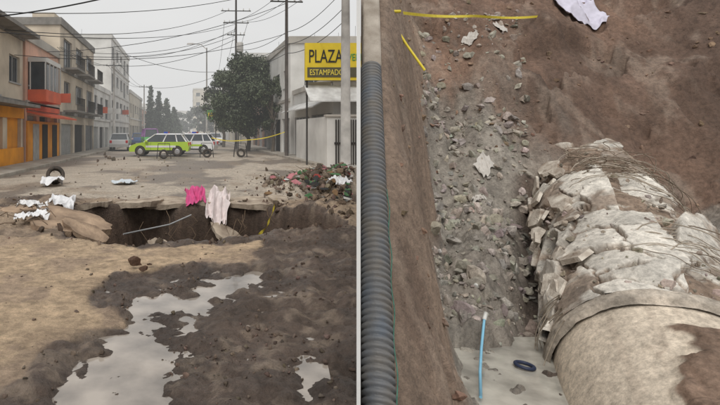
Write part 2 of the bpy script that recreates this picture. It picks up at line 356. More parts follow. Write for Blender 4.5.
def cf2(T,TH,r):
    s=ss(.25,.6,soilm(T,TH))[...,None]; f=fbm(T*4,TH*4,5,3)[...,None]; g=fbm(T*1.2,TH*3,5,6)[...,None]; h=fbm(T*.8,TH*9,4,2)[...,None]
    c=np.array([.66,.57,.46])*(.7+.5*g)*(.85+.3*f); st=ss(.58,.7,h)*.3; c=c*(1-st)+np.array([.36,.29,.23])*st; c=c*(1-s)+np.array([.19,.13,.095])*(.4+1.1*f)*s; return c,np.full(T.shape,.8)
shell('intact_barrel',t0-2.4,t0-.02,240,-125,110,280,rf2,cf2)
def rf3(T,TH):
    a=np.abs(T-t0); return R0+.05-.055*ss(.06,.12,a)+.035*(fbm(T*9,TH*7,4,1)-.5)
def cf3(T,TH,r):
    f=fbm(T*5,TH*6,5,3)[...,None]; return np.array([.45,.395,.33])*(.3+1.3*f),np.full(T.shape,.88)
shell('joint_band',t0-.12,t0+.12,30,-125,110,280,rf3,cf3)
frag=mat('fractured_concrete',(.60,.56,.49),.9,.5,5,.7,fine=40,dirt=(.30,.24,.19))
q=MB()
def plate(q,c,ax,ay,az,sx_,sy_,th,m,n=6):
    c=Vector(c); pts=[]
    for k in range(n):
        a=2*math.pi*k/n+random.uniform(-.35,.35); r=random.uniform(.55,1.15); pts.append((math.cos(a)*r*sx_,math.sin(a)*r*sy_))
    top=[c+ax*x*.94+ay*y*.94+az*th*random.uniform(.35,.6) for x,y in pts]; bot=[c+ax*x*1.03+ay*y*1.03-az*th/2 for x,y in pts]; ct_=c+az*th*.55
    for k in range(n): q.poly([ct_,top[k],top[(k+1)%n]],m)
    q.poly(bot[::-1],m)
    for k in range(n): q.poly([bot[k],bot[(k+1)%n],top[(k+1)%n],top[k]],m)
def onpipe(t,thdeg,r):
    th=R(thdeg); return Vector(PC)+D*t+(SD*math.sin(th)+UD*math.cos(th))*r
for k in range(36):
    t=random.uniform(.4,5.0); th=random.uniform(-82,-35); s=random.uniform(.08,.30); lift=random.uniform(.01,.08)
    if abs(t-1.9)<.35 and th<-48: continue
    nrm=(SD*math.sin(R(th))+UD*math.cos(R(th))); nrm=(nrm+Vector((random.uniform(-.3,.3),random.uniform(-.3,.3),random.uniform(-.2,.35)))).normalized()
    ax=D.cross(nrm).normalized(); ay=nrm.cross(ax)
    plate(q,onpipe(t0+t,th,R0+lift),ax,ay,nrm,s*.8,s*random.uniform(.7,1.6),random.uniform(.03,.07),frag,random.choice([5,6,7]))
q.obj('broken_shell_fragments',pipe,.006)
pp=[];ps=[]
for k in range(900):
    t=random.uniform(.1,5.2); th=random.uniform(-95,40); pp.append(onpipe(t0+t,th,R0+random.uniform(-.02,.03))); ps.append(.008+.06*random.random()**6)
o=scatter('loose_chips',pp,ps,colvar(len(pp),(.40,.35,.29),.5),.9); o.parent=pipe
wire=mat('rusty_wire',(.22,.17,.125),.7,.3,20,0,metal=.2)
wirel=mat('pale_wire',(.42,.36,.29),.7,.3,20,0)
q=MB()
for k in range(70):
    t=t0+random.gauss(1.2,.5) if k<18 else t0+random.gauss(4.1,.55)
    a0=random.uniform(-35,30) if k>=18 else random.uniform(-20,30); a1=a0+random.uniform(20,65); loose=random.uniform(.0,.06) if random.random()<.75 else random.uniform(.08,.2); sl=random.uniform(-.45,.45); ph=random.uniform(0,6)
    pts=[]
    for i in range(18):
        f=i/17; pts.append(onpipe(t+sl*f+.07*math.sin(f*5+ph),a0+(a1-a0)*f,R0+.05+loose*math.sin(math.pi*f)**.6+.012*math.sin(f*15+ph)))
    q.tube(pts,random.choice([.004,.005,.007]),wire if random.random()<.5 else wirel,4)
for k in range(34):
    t=t0+random.uniform(3.6,5.2); p=onpipe(t,random.uniform(-30,30),R0+.03); d=(UD*random.uniform(.2,.9)+SD*random.uniform(-.8,.8)+D*random.uniform(-.3,.8)); L_=random.uniform(.15,.5); c1=random.uniform(-.3,.3); pts=[p+d*L_*f+Vector((c1*f*f,0,-.3*L_*f*f))+SD*.06*math.sin(f*5+k) for f in np.linspace(0,1,9)]
    q.tube(pts,.006,wire,4)
for k in range(9):
    t=t0+random.uniform(-.1,.7); pts=[onpipe(t+.25*f*math.sin(k),-55-40*f,R0+.05+.06*math.sin(f*3+k)*f+.02) for f in np.linspace(0,1,12)]
    q.tube(pts,.005,wirel,4)
q.obj('prestressing_wires',pipe)
# ---------------------------------------------------------------- corrugated black pipe
def ppos(Y,du=0,dz=0): u=.135+du; return Vector((SH*Y+u,Y,1.05*(Y-3.6)-.30+dz))
P0=ppos(3.0);P1=ppos(6.25); L_=(P1-P0).length; prof=[]
x=0
while x<L_:
    prof+=[(x,.103),(x+.012,.103),(x+.018,.122),(x+.045,.122),(x+.051,.103)]; x+=.056
prof=prof+[(L_,.085),(L_-.3,.085)]
q=MB(); q.lathe(prof,P0,P1-P0,mat('black_hdpe',(.10,.115,.135),.5,.5,5,.2,spec=.5,dirt=(.17,.155,.135)),28); cp=q.obj('corrugated_drain_pipe')
q=MB(); side=(P1-P0).normalized().cross(Vector((0,0,1))).normalized()
q.tube([P0+(P1-P0)*f+side*(.128+.008*math.sin(f*60))+Vector((0,0,.01*math.cos(f*60)+.02)) for f in np.linspace(0,.6,70)],.005,mat('green_rope',(.07,.20,.15),.7,.3,30,0),5); q.obj('green_rope')
q=MB(); a=ppos(6.35,-.115,-.14);b_=ppos(8.6,-.115,-.1); w=Vector((.23,0,0)); up=Vector((0,-.7,.7))*.12
q.hull8([a,a+w,b_+w*1.1,b_,a+up,a+w+up,b_+w*1.1+up,b_+up],mat('old_concrete',(.40,.36,.31),.9,.4,3,.7,dirt=(.24,.20,.16))); q.obj('concrete_slab',None,.03)
# ---------------------------------------------------------------- white divider: gap between the two views, built as a hoarding
wht=mat('white_painted_board',(.82,.82,.80),.6,.04,2,.05)
q=MB(); yy=3.0
while yy<15.2:
    y2=min(yy+1.22,15.4); zt=1.72+.275*yy
    q.hull8([(SH*yy-.021,yy,-.15),(SH*yy+.003,yy,-.15),(SH*y2+.003,y2-.006,-.15),(SH*y2-.021,y2-.006,-.15),(SH*yy-.021,yy,zt),(SH*yy+.003,yy,zt),(SH*y2+.003,y2-.006,zt),(SH*y2-.021,y2-.006,zt)],wht); yy+=1.22
q.obj('divider_hoarding')
# ---------------------------------------------------------------- cloth / plastic
def drape(name,cx,cy,sx_,sy_,rot,col,zf,amp=.06,lift=.03,rough=.7,seed=0):
    n=64; a,b=np.meshgrid(np.linspace(-1,1,n),np.linspace(-1,1,n),indexing='ij')
    ang=np.arctan2(b,a); rr=.75+.6*fbm(np.cos(ang)*1.3+seed*3.7,np.sin(ang)*1.3+seed,3,seed); th=a*sx_*rr; tv=b*sy_*rr; c,s=math.cos(rot),math.sin(rot)
    X=cx+th*c-tv*s+.04*(fbm(a*2,b*2,2,seed)-.5); Y=cy+th*s+tv*c+.04*(fbm(a*2+9,b*2,2,seed+1)-.5)
    f=1-np.abs(2*vn(a*1.6+b*.5+seed,b*.9-seed,seed+2)-1)*2; f2=1-np.abs(2*vn(a*3.3-b*1.2+seed,b*1.8,seed+3)-1)*2
    Z=zf(X,Y)+lift+amp*f+amp*.5*f2
    mm=mat(name+'_fabric',col,rough,.12,9,.25,fine=14); o=npmesh(name,np.stack([X,Y,Z],-1).reshape(-1,3),gridfaces(n,n),mm); s_=o.modifiers.new('s','SOLIDIFY'); s_.thickness=.004; return o
def smoothz(zf,r=.12):
    return lambda X,Y:(zf(X,Y)+zf(X+r,Y)+zf(X-r,Y)+zf(X,Y+r)+zf(X,Y-r))/5
sg=smoothz(gz,.08)
def hangz(edge,top,k=1.5): return lambda X,Y: np.maximum(sg(X,Y),top-(np.maximum(0,edge-Y))*k)
drape('pink_cloth',.22,11.95,.22,.24,.2,(.65,.10,.27),hangz(12.0,.24,.9),.09,.06,seed=1)
drape('white_cloth',.78,11.75,.25,.34,-.25,(.70,.62,.61),hangz(11.95,.24,1.2),.10,.04,seed=2)
drape('white_plastic_sheet',-2.95,9.7,.28,.3,.4,(.72,.72,.72),sg,.07,.16,.4,seed=3)
drape('plastic_bag',-2.62,10.6,.22,.3,.1,(.74,.74,.75),sg,.08,.12,.4,seed=4)
drape('plastic_bag',-2.75,8.9,.24,.16,.9,(.72,.72,.72),sg,.06,.12,.4,seed=6)
drape('plastic_bag',-4.15,15.6,.3,.4,.3,(.66,.67,.68),sg,.12,.12,.4,seed=5)
drape('paper_sheet',-1.95,16.2,.35,.3,-.6,(.55,.60,.64),sg,.05,.07,.5,seed=7)
drape('plastic_bag',3.9,12.6,.2,.2,.4,(.6,.6,.6),sg,.07,.14,.4,seed=3); drape('plastic_bag',4.3,14.0,.25,.2,.9,(.15,.16,.18),sg,.08,.2,.4,seed=4) if False else None
drape('lavender_blanket',9.55,12.45,.62,.42,.1,(.62,.60,.70),smoothz(bz,.15),.10,.10,seed=3)
drape('paper_scrap',6.45,11.3,.13,.11,.3,(.55,.52,.48),smoothz(bz),.03,.05,seed=2); drape('paper_scrap',7.3,11.6,.14,.10,.8,(.55,.52,.47),smoothz(bz),.03,.05,seed=6)
drape('paper_scrap',5.05,8.6,.12,.05,.2,(.6,.58,.54),smoothz(bz),.02,.09,seed=1); drape('paper_scrap',5.55,9.3,.15,.10,.5,(.42,.38,.33),smoothz(bz),.04,.10,seed=4)
drape('light_blue_tarp',7.05,6.65,.22,.25,.2,(.45,.62,.68),lambda X,Y:np.maximum(bz(X,Y),.20+0*X),.05,.04,seed=5)
# ---------------------------------------------------------------- tapes
yel=mat('yellow_tape_plastic',(.74,.60,.06),.5,.1,20,0)
def ribbon(name,pts,w,m,sag=0,tw=1.0):
    q=MB(); P=[]; n=40; pts=[Vector(p) for p in pts]; segs=len(pts)-1
    for i in range(n+1):
        f=i/n*segs; k=min(int(f),segs-1); g=f-k; p=pts[k].lerp(pts[k+1],g)+Vector((0,0,-sag*math.sin(math.pi*g)))
        P.append(p)
    for i in range(n):
        a=Vector((0,.15*math.sin(i*.5*tw),1)).normalized()*w/2; b=Vector((0,.15*math.sin((i+1)*.5*tw),1)).normalized()*w/2
        a=a+Vector((.25*w*math.sin(i*.35*tw),0,0)); b=b+Vector((.25*w*math.sin((i+1)*.35*tw),0,0))
        q.poly([P[i]-a,P[i+1]-b,P[i+1]+b,P[i]+a],m,True)
    return q.obj(name)
ribbon('caution_tape',[(3.1,8.0,3.66),(5.8,10,4.02),(8.9,12.2,4.55)],.05,yel,.05)
q=MB(); q.tube([(3.02,7.62,3.75),(3.1,7.60,3.45),(3.3,7.45,3.0),(3.5,7.3,2.6)],.018,yel,6); q.tube([(2.9,7.5,3.5),(3.25,7.55,3.52)],.025,yel,6); q.obj('yellow_strap')
ribbon('caution_tape',[(2.15,11.7,.16),(1.55,9.6,-.15),(.95,8.0,-.02)],.05,yel,.05,2)
ribbon('caution_tape',[(1.8,34,1.3),(4.0,33.5,1.15),(6.6,33,1.7)],.06,yel,.12)
q=MB(); q.tube([(2.72,4.6,-.74),(2.95,5.0,-.70),(3.2,5.4,-.64),(3.5,5.85,-.50)],.014,mat('blue_plastic_hose',(.25,.55,.75),.4,.1,10,0),8); q.tube([(3.5,5.85,-.50),(3.55,5.9,-.43)],.022,mat('white_fitting',(.75,.75,.72),.4,.1,10,0),8); q.obj('blue_hose')
q=MB(); q.lathe([(.0+.018*math.sin(a),.085+.018*math.cos(a)) for a in np.linspace(0,2*math.pi,13)],(3.60,5.30,-.775),(.1,0,1),mat('dark_blue_rubber',(.03,.04,.08),.5,.1,10,0),28); q.obj('rubber_ring')
q=MB(); q.tube([(3.72,6.4,-.28),(3.80,6.5,-.22)],.03,mat('white_fitting',(.75,.75,.72)),8); q.obj('plastic_bottle')
# ---------------------------------------------------------------- slabs around the sinkhole
asp=mat('broken_asphalt',(.42,.355,.28),.9,.4,4,.7,fine=30,dirt=(.22,.17,.13)); brn=mat('muddy_slab',(.38,.275,.19),.88,.5,2.5,.8,fine=22,dirt=(.17,.12,.085))
def slabs(name,L,seedm,sub=3):
    V=[];F=[];o=0
    for x,y,sx_,sy_,tx,ty,z,th,rot in L:
        n=22; a,b=np.meshgrid(np.linspace(-1,1,n),np.linspace(-1,1,n),indexing='ij')
        ang=np.arctan2(b,a); rr=.75+.7*(fbm(np.cos(ang)*1.6+x*3,np.sin(ang)*1.6+y*3,4,1)); k=np.maximum(np.abs(a),np.abs(b)); rad=np.hypot(a,b)+1e-9
        pa=a/rad*k*rr; pb=b/rad*k*rr; c,s=math.cos(rot),math.sin(rot); X=(pa*sx_*c-pb*sy_*s); Y=(pa*sx_*s+pb*sy_*c)
        up_=z+tx*X+ty*Y+.06*(fbm(X*3+x,Y*3+y,4,2)-.5)
        lo=up_-th*(.8+.5*vn(X*5+x,Y*5,3))
        v=np.concatenate([np.stack([X+x,Y+y,up_],-1).reshape(-1,3),np.stack([(X*.96)+x,(Y*.96)+y,lo],-1).reshape(-1,3)]); f=gridfaces(n,n); g=f[:,::-1]+n*n
        ring=[i*n for i in range(n)]+[(n-1)*n+j for j in range(1,n)]+[i*n+n-1 for i in range(n-2,-1,-1)]+[j for j in range(n-2,0,-1)]
        w=np.array([[ring[i],ring[i]+n*n,ring[(i+1)%len(ring)]+n*n,ring[(i+1)%len(ring)]] for i in range(len(ring))])
        V.append(v); F+=[f+o,g+o,w+o]; o+=len(v)
    return npmesh(name,np.concatenate(V),np.concatenate(F),seedm,None,None,False)
L=[(-1.35,11.95,.75,.5,.05,-.04,.06,.12,.1),(-.35,12.15,.7,.45,-.02,.06,.05,.12,.3),(.6,12.2,.6,.4,.02,.0,.05,.12,0),(1.6,12.05,.7,.5,.03,.05,.06,.12,-.2),(2.6,11.8,.5,.5,-.12,.1,.07,.12,.4),(-2.2,11.4,.5,.5,.1,-.1,.08,.11,.2),
 (.95,11.2,.3,.2,-.3,.5,-.55,.10,-.3),(-.5,10.6,.25,.3,-.4,.3,-.75,.10,.3)]
slabs('broken_road_slabs',L,asp)
slabs('collapsed_slab',[(-2.1,9.5,.62,.45,-.30,.10,.06,.10,.2),(-1.75,8.95,.36,.28,-.55,.1,-.06,.09,.6),(-3.0,10.1,.6,.35,-.05,.1,.14,.09,.1),(-2.35,8.75,.35,.2,-.2,.12,.08,.09,-.2)],brn)
gp=mat('grey_pvc',(.36,.37,.38),.5,.2,10,0)
q=MB(); q.tube([(-1.1,8.9,-.12),(-.3,9.5,-.06),(.12,10.0,.04)],.014,gp,8); q.obj('exposed_pipe')
q=MB(); bark=mat('dry_branch',(.15,.105,.07),.9,.3,10,.3)
for k in range(26):
    x=-2.4+random.uniform(-.8,1.0); y=9.0+random.uniform(-.8,1.2); z=float(gz(x,y))+.12; a=random.uniform(0,3.1); l=random.uniform(.15,.6); q.tube([(x,y,z),(x+l*.5*math.cos(a),y+l*.5*math.sin(a),z+random.uniform(0,.12)),(x+l*math.cos(a+.3),y+l*math.sin(a+.3),z+random.uniform(-.05,.1))],.008,bark,5)
for k in range(18):
    x=random.uniform(-1.6,2.4); y=11.5; z=random.uniform(-.5,-.05); q.tube([(x,y,z),(x+random.uniform(-.15,.15),y-.25,z-.12),(x+random.uniform(-.25,.25),y-.4,z-random.uniform(.25,.5))],[.01,.007,.003],bark,5)
for k in range(70):
    x=random.gauss(3.9,.55); y=random.gauss(14.0,1.3)
    if x>SH*y-.4: continue
    z=float(gz(x,y))+.06; a=random.uniform(0,6.2); l=random.uniform(.2,.6); q.tube([(x,y,z),(x+l*.5*math.cos(a),y+l*.5*math.sin(a),z+random.uniform(.03,.16)),(x+l*math.cos(a+.3),y+l*math.sin(a+.3),z+random.uniform(.0,.22))],[.014,.010,.005],bark,5)
q.obj('broken_branches')
q=MB()
for k in range(110):
    y=random.gauss(13.8,1.4); x=min(random.gauss(3.9,.7),SH*y-.3); z=float(gz(x,y))+random.uniform(.03,.24)
    c=random.choice([('litter_red',(.36,.06,.05)),('litter_pink',(.5,.2,.22)),('litter_green',(.08,.18,.08)),('litter_green',(.06,.13,.06)),('litter_white',(.6,.58,.55)),('litter_dark',(.03,.03,.03)),('litter_dark',(.03,.03,.03)),('litter_brown',(.2,.12,.06)),('litter_grey',(.3,.29,.27))])
    az=Vector((random.uniform(-1,1),random.uniform(-1,0),random.uniform(.2,1))).normalized(); ax=az.cross(Vector((0,0,1))).normalized(); ay=az.cross(ax); plate(q,(x,y,z),ax,ay,az,random.uniform(.04,.2),random.uniform(.03,.12),.012,mat(c[0],c[1],.6,.2,10,.1),6)
q.obj('rubbish_heap')
# ---------------------------------------------------------------- tyres
rub=mat('tyre_rubber',(.03,.029,.027),.8,.3,10,.3,dirt=(.09,.07,.055))
def tyre(x,y,z,r,axis_):
    q=MB(); w=r*.34; pr=[(-w*.6,r*.58),(-w,r*.68),(-w,r*.88),(-w*.75,r*.98),(0,r),(w*.75,r*.98),(w,r*.88),(w,r*.68),(w*.6,r*.58),(w*.3,r*.66),(-w*.3,r*.66),(-w*.6,r*.58)]
    q.lathe(pr,(x,y,z),axis_,rub,32); q.obj('tyre')
tyre(-4.2,16.2,.30,.30,(.35,-1,.45))
tyre(-1.35,31.5,.30,.30,(.2,-1,.1)); tyre(1.45,33,.30,.30,(-.2,-1,.1)); tyre(3.75,33.5,.30,.30,(.1,-1,.2))
ste=mat('dark_steel',(.06,.055,.05),.6,.3,10,.1,metal=.4)
def barrier(x,y):
    q=MB()
    for dx in (-.45,.45):
        q.tube([(x+dx,y-.25,.0),(x+dx*.8,y,.95)],.02,ste,6); q.tube([(x+dx,y+.25,.0),(x+dx*.8,y,.95)],.02,ste,6)
    q.tube([(x-.38,y,.95),(x+.38,y,.95)],.02,ste,6); q.tube([(x-.42,y-.12,.5),(x+.42,y-.12,.5)],.016,ste,6)
    q.obj('metal_barrier')
for x,y in ((-1.35,31.9),(1.45,33.4),(3.75,33.9)): barrier(x,y)
# ---------------------------------------------------------------- buildings
glass=mat('window_glass',(.05,.06,.07),.15,.3,1.5,0,spec=.6)
frame=mat('aluminium_frame',(.35,.35,.34),.5,.1,10,0)
shut=mat('roller_shutter',(.38,.38,.37),.6,.2,3,.2)
dark=mat('dark_interior',(.03,.028,.026),.9,.3,3,0)
def wall(q,o,du,nv,W,H,ops,m,dep=.18):
    o=Vector(o);du=Vector(du);nv=Vector(nv); uc=sorted({0,W}|{round(a,4) for p in ops for a in p[:2]}); zc=sorted({0,H}|{round(a,4) for p in ops for a in p[2:4]})
    P=lambda u,z,d=0:o+du*u+Vector((0,0,z))-nv*d
    for i in range(len(uc)-1):
        for j in range(len(zc)-1):
            cu=(uc[i]+uc[i+1])/2; cz=(zc[j]+zc[j+1])/2
            if any(p[0]<cu<p[1] and p[2]<cz<p[3] for p in ops): continue
            q.poly([P(uc[i],zc[j]),P(uc[i+1],zc[j]),P(uc[i+1],zc[j+1]),P(uc[i],zc[j+1])],m)
    for p in ops:
        a,b,c,d=p[:4]; gm=p[4]
        q.poly([P(a,c,dep),P(b,c,dep),P(b,d,dep),P(a,d,dep)],gm)
        for e in (((a,c),(b,c)),((b,c),(b,d)),((b,d),(a,d)),((a,d),(a,c))):
            q.poly([P(*e[0]),P(*e[1]),P(*e[1],dep),P(*e[0],dep)],m)
        if gm is glass:
            def bar(u0,u1,z0,z1):
                pts=[P(u0,z0,dep-.01),P(u1,z0,dep-.01),P(u1,z0,dep-.06),P(u0,z0,dep-.06)]; q.hull8(pts+[x+Vector((0,0,z1-z0)) for x in pts],frame)
            n=max(1,round((b-a)/.9))
            for k in range(n+1): x=a+.03+(b-a-.06)*k/n; bar(x-.025,x+.025,c,d)
            bar(a+.06,b-.06,d-.06,d-.005)
            pts=[P(a-.08,c-.08,-.07),P(b+.08,c-.08,-.07),P(b+.08,c-.08,.02),P(a-.08,c-.08,.02)]; q.hull8(pts+[x+Vector((0,0,.076)) for x in pts],frame)
        elif gm is shut and d-c>1.8:
            z=c+.12
            while z<d-.06: pts=[P(a,z,dep-.005),P(b,z,dep-.005),P(b,z,dep-.03),P(a,z,dep-.03)]; q.hull8(pts+[x+Vector((0,0,.05)) for x in pts],shut); z+=.14
def building(name,side,xf,depth,y0,y1,h,wm,floors,bay=3.0,sidewin=True,parapet=.5,roofm=None,gops=None):
    e=empty(name); q=MB(); W=y1-y0; fh=h/floors
    ops=[]; nb=max(1,int(W/bay)); bw=W/nb
    for f in range(floors):
        for k in range(nb):
            if f==0 and gops is not None:
                g=gops[k%len(gops)]; ops.append((k*bw+.3,k*bw+bw-.3,.02,min(fh-.7,2.7),g))
            elif f>0:
                a=random.uniform(.15,.28); b=random.uniform(.70,.85); s=random.choice([.95,.95,.2,1.1]); ops.append((k*bw+bw*a,k*bw+bw*b,f*fh+s,f*fh+min(fh-.4,2.3),glass if random.random()<.8 else dark))
    if side<0:
        wall(q,(xf,y1,0),(0,-1,0),(1,0,0),W,h,[(W-b,W-a,c,d,g) for a,b,c,d,g in ops],wm); xb=xf-depth
        so=[(1+k*3.2,2.4+k*3.2,f*fh+1,f*fh+2.2,glass) for f in range(1,floors) for k in range(int((depth-1)/3.2))] if sidewin else []
        wall(q,(xb,y0,0),(1,0,0),(0,-1,0),depth,h,so,wm)
        q.poly([(xb,y1,0),(xb,y0,0),(xb,y0,h),(xb,y1,h)],wm); q.poly([(xf,y1,0),(xb,y1,0),(xb,y1,h),(xf,y1,h)],wm)
    else:
        wall(q,(xf,y0,0),(0,1,0),(-1,0,0),W,h,ops,wm); xb=xf+depth
        so=[(1+k*3.2,2.4+k*3.2,f*fh+1,f*fh+2.2,glass) for f in range(1,floors) for k in range(int((depth-1)/3.2))] if sidewin else []
        wall(q,(xf,y0,0),(1,0,0),(0,-1,0),depth,h,so,wm)
        q.poly([(xb,y0,0),(xb,y1,0),(xb,y1,h),(xb,y0,h)],wm); q.poly([(xf,y1,0),(xb,y1,0),(xb,y1,h),(xf,y1,h)],wm)
    a,b=min(xf,xb),max(xf,xb)
    q.poly([(a,y0,h),(b,y0,h),(b,y1,h),(a,y1,h)],roofm or wm)
    q.obj('walls',e)
    q=MB(); o=.12
    rm=roofm or wm
    q.box(a-o,b+o,y0-o,y0+.15,h+.003,h+parapet,rm); q.box(a-o,b+o,y1-.15,y1+o-.1,h+.003,h+parapet,rm)
    q.box(b-.15,b+o,y0+.152,y1-.152,h+.003,h+parapet,rm); q.box(a-o,a+.15,y0+.152,y1-.152,h+.003,h+parapet,rm)
    for f in range(1,floors):
        x0,x1=(xf+.002,xf+.12) if side<0 else (xf-.12,xf-.002)
        q.box(x0,x1,y0,y1,f*fh-.1,f*fh+.1,rm)
    if y0<100 and h<11:
        for k in range(2):
            cx=a+depth*random.uniform(.4,.85) if side<0 else a+depth*random.uniform(.1,.5); cy=random.uniform(y0+1,y1-1); q.lathe([(0,.5),(1.0,.5),(1.15,.3),(1.2,.01)],(cx,cy,h+.01),(0,0,1),dark,14)
        for k in range(5):
            cx=random.uniform(a+.3,b-.1); cy=random.uniform(y0,y1); q.tube([(cx,cy,h),(cx+.03,cy,h+random.uniform(.8,1.6))],.012,frame,4)
    q.obj('parapet_and_bands',e)
    return e
beige=mat('beige_render',(.60,.52,.41),.9,.3,.6,.2,dirt=(.40,.34,.27)); grey=mat('grey_render',(.46,.43,.385),.9,.3,.5,.2,dirt=(.33,.31,.275))
oran=mat('orange_paint',(.72,.30,.03),.8,.3,1,.1,dirt=(.55,.23,.04)); redp=mat('red_paint',(.64,.13,.06),.8,.3,1,.1,dirt=(.48,.12,.07)); white=mat('white_render',(.72,.71,.68),.85,.2,.6,.1,dirt=(.54,.53,.50)); pale=mat('pale_render',(.62,.61,.58),.9,.15,.5,.1)
yelp=mat('yellow_paint',(.75,.56,.03),.6,.1,2,.05); brick=mat('weathered_brick',(.30,.18,.13),.9,.3,3,.3); slab=mat('roof_slab',(.24,.225,.205),.9,.3,2,.3); salm=mat('salmon_paint',(.62,.36,.26),.85,.25,1,.1,dirt=(.46,.30,.23))
cream=mat('cream_render',(.58,.53,.44),.9,.2,.8,.1)
e=building('orange_shop_building',-1,-8.6,9,16,26.5,6.5,beige,2,gops=[oran,shut,oran],roofm=slab,bay=2.6)
q=MB(); q.box(-8.58,-7.6,18,26.3,2.95,3.1,slab); q.box(-8.598,-8.52,16.1,26.4,.02,.9,oran); q.box(-8.59,-8.50,16.1,26.4,2.4,2.93,oran); q.box(-8.6,-7.7,16,26.6,6.62,6.8,slab); q.obj('canopy_and_painted_band',e)
e=building('red_shop_building',-1,-8.5,9,26.6,33.5,6.6,salm,2,gops=[shut,dark,oran],roofm=grey,bay=2.2)
q=MB(); q.box(-8.49,-7.5,27,30.2,3.35,4.0,redp); q.box(-8.49,-7.5,27,30.2,5.5,5.75,pale); q.box(-8.47,-7.62,27.1,30.1,4.002,5.498,glass)
for k in range(5): q.box(-7.56,-7.5,27+k*.785,27.06+k*.785,4.002,5.498,pale)
for k in range(2): q.box(-8.4+k*.84,-8.34+k*.84,27.01,27.07,4.002,5.498,pale)
q.hull8([(-8.49,26.8,2.75),(-7.2,26.8,2.45),(-7.2,33.2,2.45),(-8.49,33.2,2.75),(-8.49,26.8,2.85),(-7.2,26.8,2.55),(-7.2,33.2,2.55),(-8.49,33.2,2.85)],redp)
q.box(-8.49,-8.38,26.7,33.4,2.9,3.3,redp)
q.box(-8.49,-8.40,26.7,33.4,.02,2.3,oran)
for y in (27.6,29.4,31.6): q.box(-8.398,-8.37,y,y+1.1,.05,2.15,dark if y>29 else shut)
q.obj('red_bay_and_awning',e)
e=building('grey_apartment_building',-1,-8.4,10,33.6,46,8.9,beige,3,gops=[shut,dark,glass],roofm=slab,bay=3.1)
q=MB()
for f in (2.95,5.9):
    for k in range(3):
        y=34.5+k*4; q.box(-8.39,-7.4,y,y+2.8,f+.12,f+.26,slab)
        for j in range(12): q.tube([(-7.45,y+.1+j*.236,f+.26),(-7.45,y+.1+j*.236,f+1.15)],.02,ste,4)
        q.tube([(-7.45,y+.05,f+1.15),(-7.45,y+2.75,f+1.15)],.03,ste,4)
q.obj('balconies',e)
q=MB(); q.box(-11,-9.4,36,38,8.93,10.3,beige); q.obj('roof_room',e)
building('white_shop_building',-1,-8.5,10,46.1,56,5.8,white,2,gops=[shut,dark],roofm=white)
e=building('tall_white_building',-1,-8.3,7,56.1,74,12.2,white,4,gops=[shut,glass],sidewin=False,roofm=pale)
building('distant_shop_building',-1,-8.2,8,74.2,95,7.5,cream,2,gops=[shut,dark],roofm=pale)
building('distant_house',-1,-8.6,8,96,125,6.2,salm,2,gops=[shut,dark],roofm=pale); building('distant_block',-1,-9,12,126,170,8,pale,3,gops=[shut],roofm=pale)
for y,z,c in ((32.5,3.6,redp),(48,3.5,redp),(52,3.6,pale),(58,3.8,white),(66,4,redp)):
    q=MB(); q.box(-8.3,-7.45,y,y+.12,z,z+.6,c); q.tube([(-8.5,y+.06,z+.55),(-7.5,y+.06,z+.55)],.02,ste,5); q.tube([(-8.5,y+.06,z+.1),(-7.5,y+.06,z+.1)],.02,ste,5); q.obj('shop_sign',None,.01)
e=building('plaza_building',1,7.7,9,26,35.4,4.3,pale,1,gops=[shut,glass],roofm=grey,bay=3.3,parapet=.3)
q=MB(); q.box(6.15,11.5,25.55,25.75,4.35,6.25,yelp)
q.box(6.25,11.4,25.52,25.548,4.5,5.0,mat('sign_dark_band',(.10,.09,.05),.6,.2,4,0))
for x in (6.3,8.5,11.3): q.tube([(x,25.85,0),(x,25.85,6.0)],.05,ste,8)
q.obj('yellow_sign_box',e)
def text(s,loc,size,m,parent,rot=(R(90),0,0),sx=.72):
    c=bpy.data.curves.new('lettering','FONT'); c.body=s; c.size=size; c.extrude=.012; c.materials.append(m); o=bpy.data.objects.new('lettering',c); o.location=loc; o.rotation_euler=rot; link(o,parent); o.scale=(sx,1,1); return o
blk=mat('black_letter',(.02,.02,.02),.5,.1,5,0)
text('PLAZA',(6.3,25.53,5.25),.95,blk,e,sx=.62); text('ESTAMPADOS',(6.35,25.505,4.60),.42,mat('yellow_letter',(.8,.65,.1),.5,.05,5,0),e); text('VERDE',(8.3,25.53,5.35),.5,mat('green_letter',(.05,.3,.08),.5,.1,5,0),e)
q=MB(); aw=mat('pale_awning',(.60,.60,.585),.7,.3,2,.1,dirt=(.40,.39,.375))
q.hull8([(6.2,24.8,3.2),(11.5,24.8,3.2),(11.5,26.0,4.05),(6.2,26.0,4.05),(6.2,24.8,3.26),(11.5,24.8,3.26),(11.5,26.0,4.12),(6.2,26.0,4.12)],aw)
q.hull8([(6.7,26.1,3.0),(7.68,26.1,3.5),(7.68,35,3.5),(6.7,35,3.0),(6.7,26.1,3.06),(7.68,26.1,3.57),(7.68,35,3.57),(6.7,35,3.06)],aw)
q.box(6.3,7.6,26.05,26.2,3.6,4.3,grey); q.obj('awning',e)
e=empty('white_perimeter_wall'); q=MB(); q.box(6.9,12,24.3,24.5,0,2.45,white); q.box(6.9,7.1,24.502,31,0,2.45,white); q.box(6.82,12.1,24.22,24.58,2.452,2.55,grey); q.obj('masonry',e)
q=MB()
for k in range(14): q.box(7.3+k*.12,7.36+k*.12,24.24,24.29,.1,2.3,ste)
q.box(7.25,9.0,24.25,24.28,1.1,1.2,ste); q.obj('gate_bars',e)
e=building('white_house',1,7.5,9,35.6,46,8.0,white,2,gops=[shut,dark],roofm=grey)
building('brick_building',1,8.2,10,46.1,60,6.6,brick,2,gops=[shut,dark],roofm=grey); building('cream_office_building',1,7.0,9,62,80,11.0,cream,3,gops=[glass,shut],roofm=pale,bay=2.4)
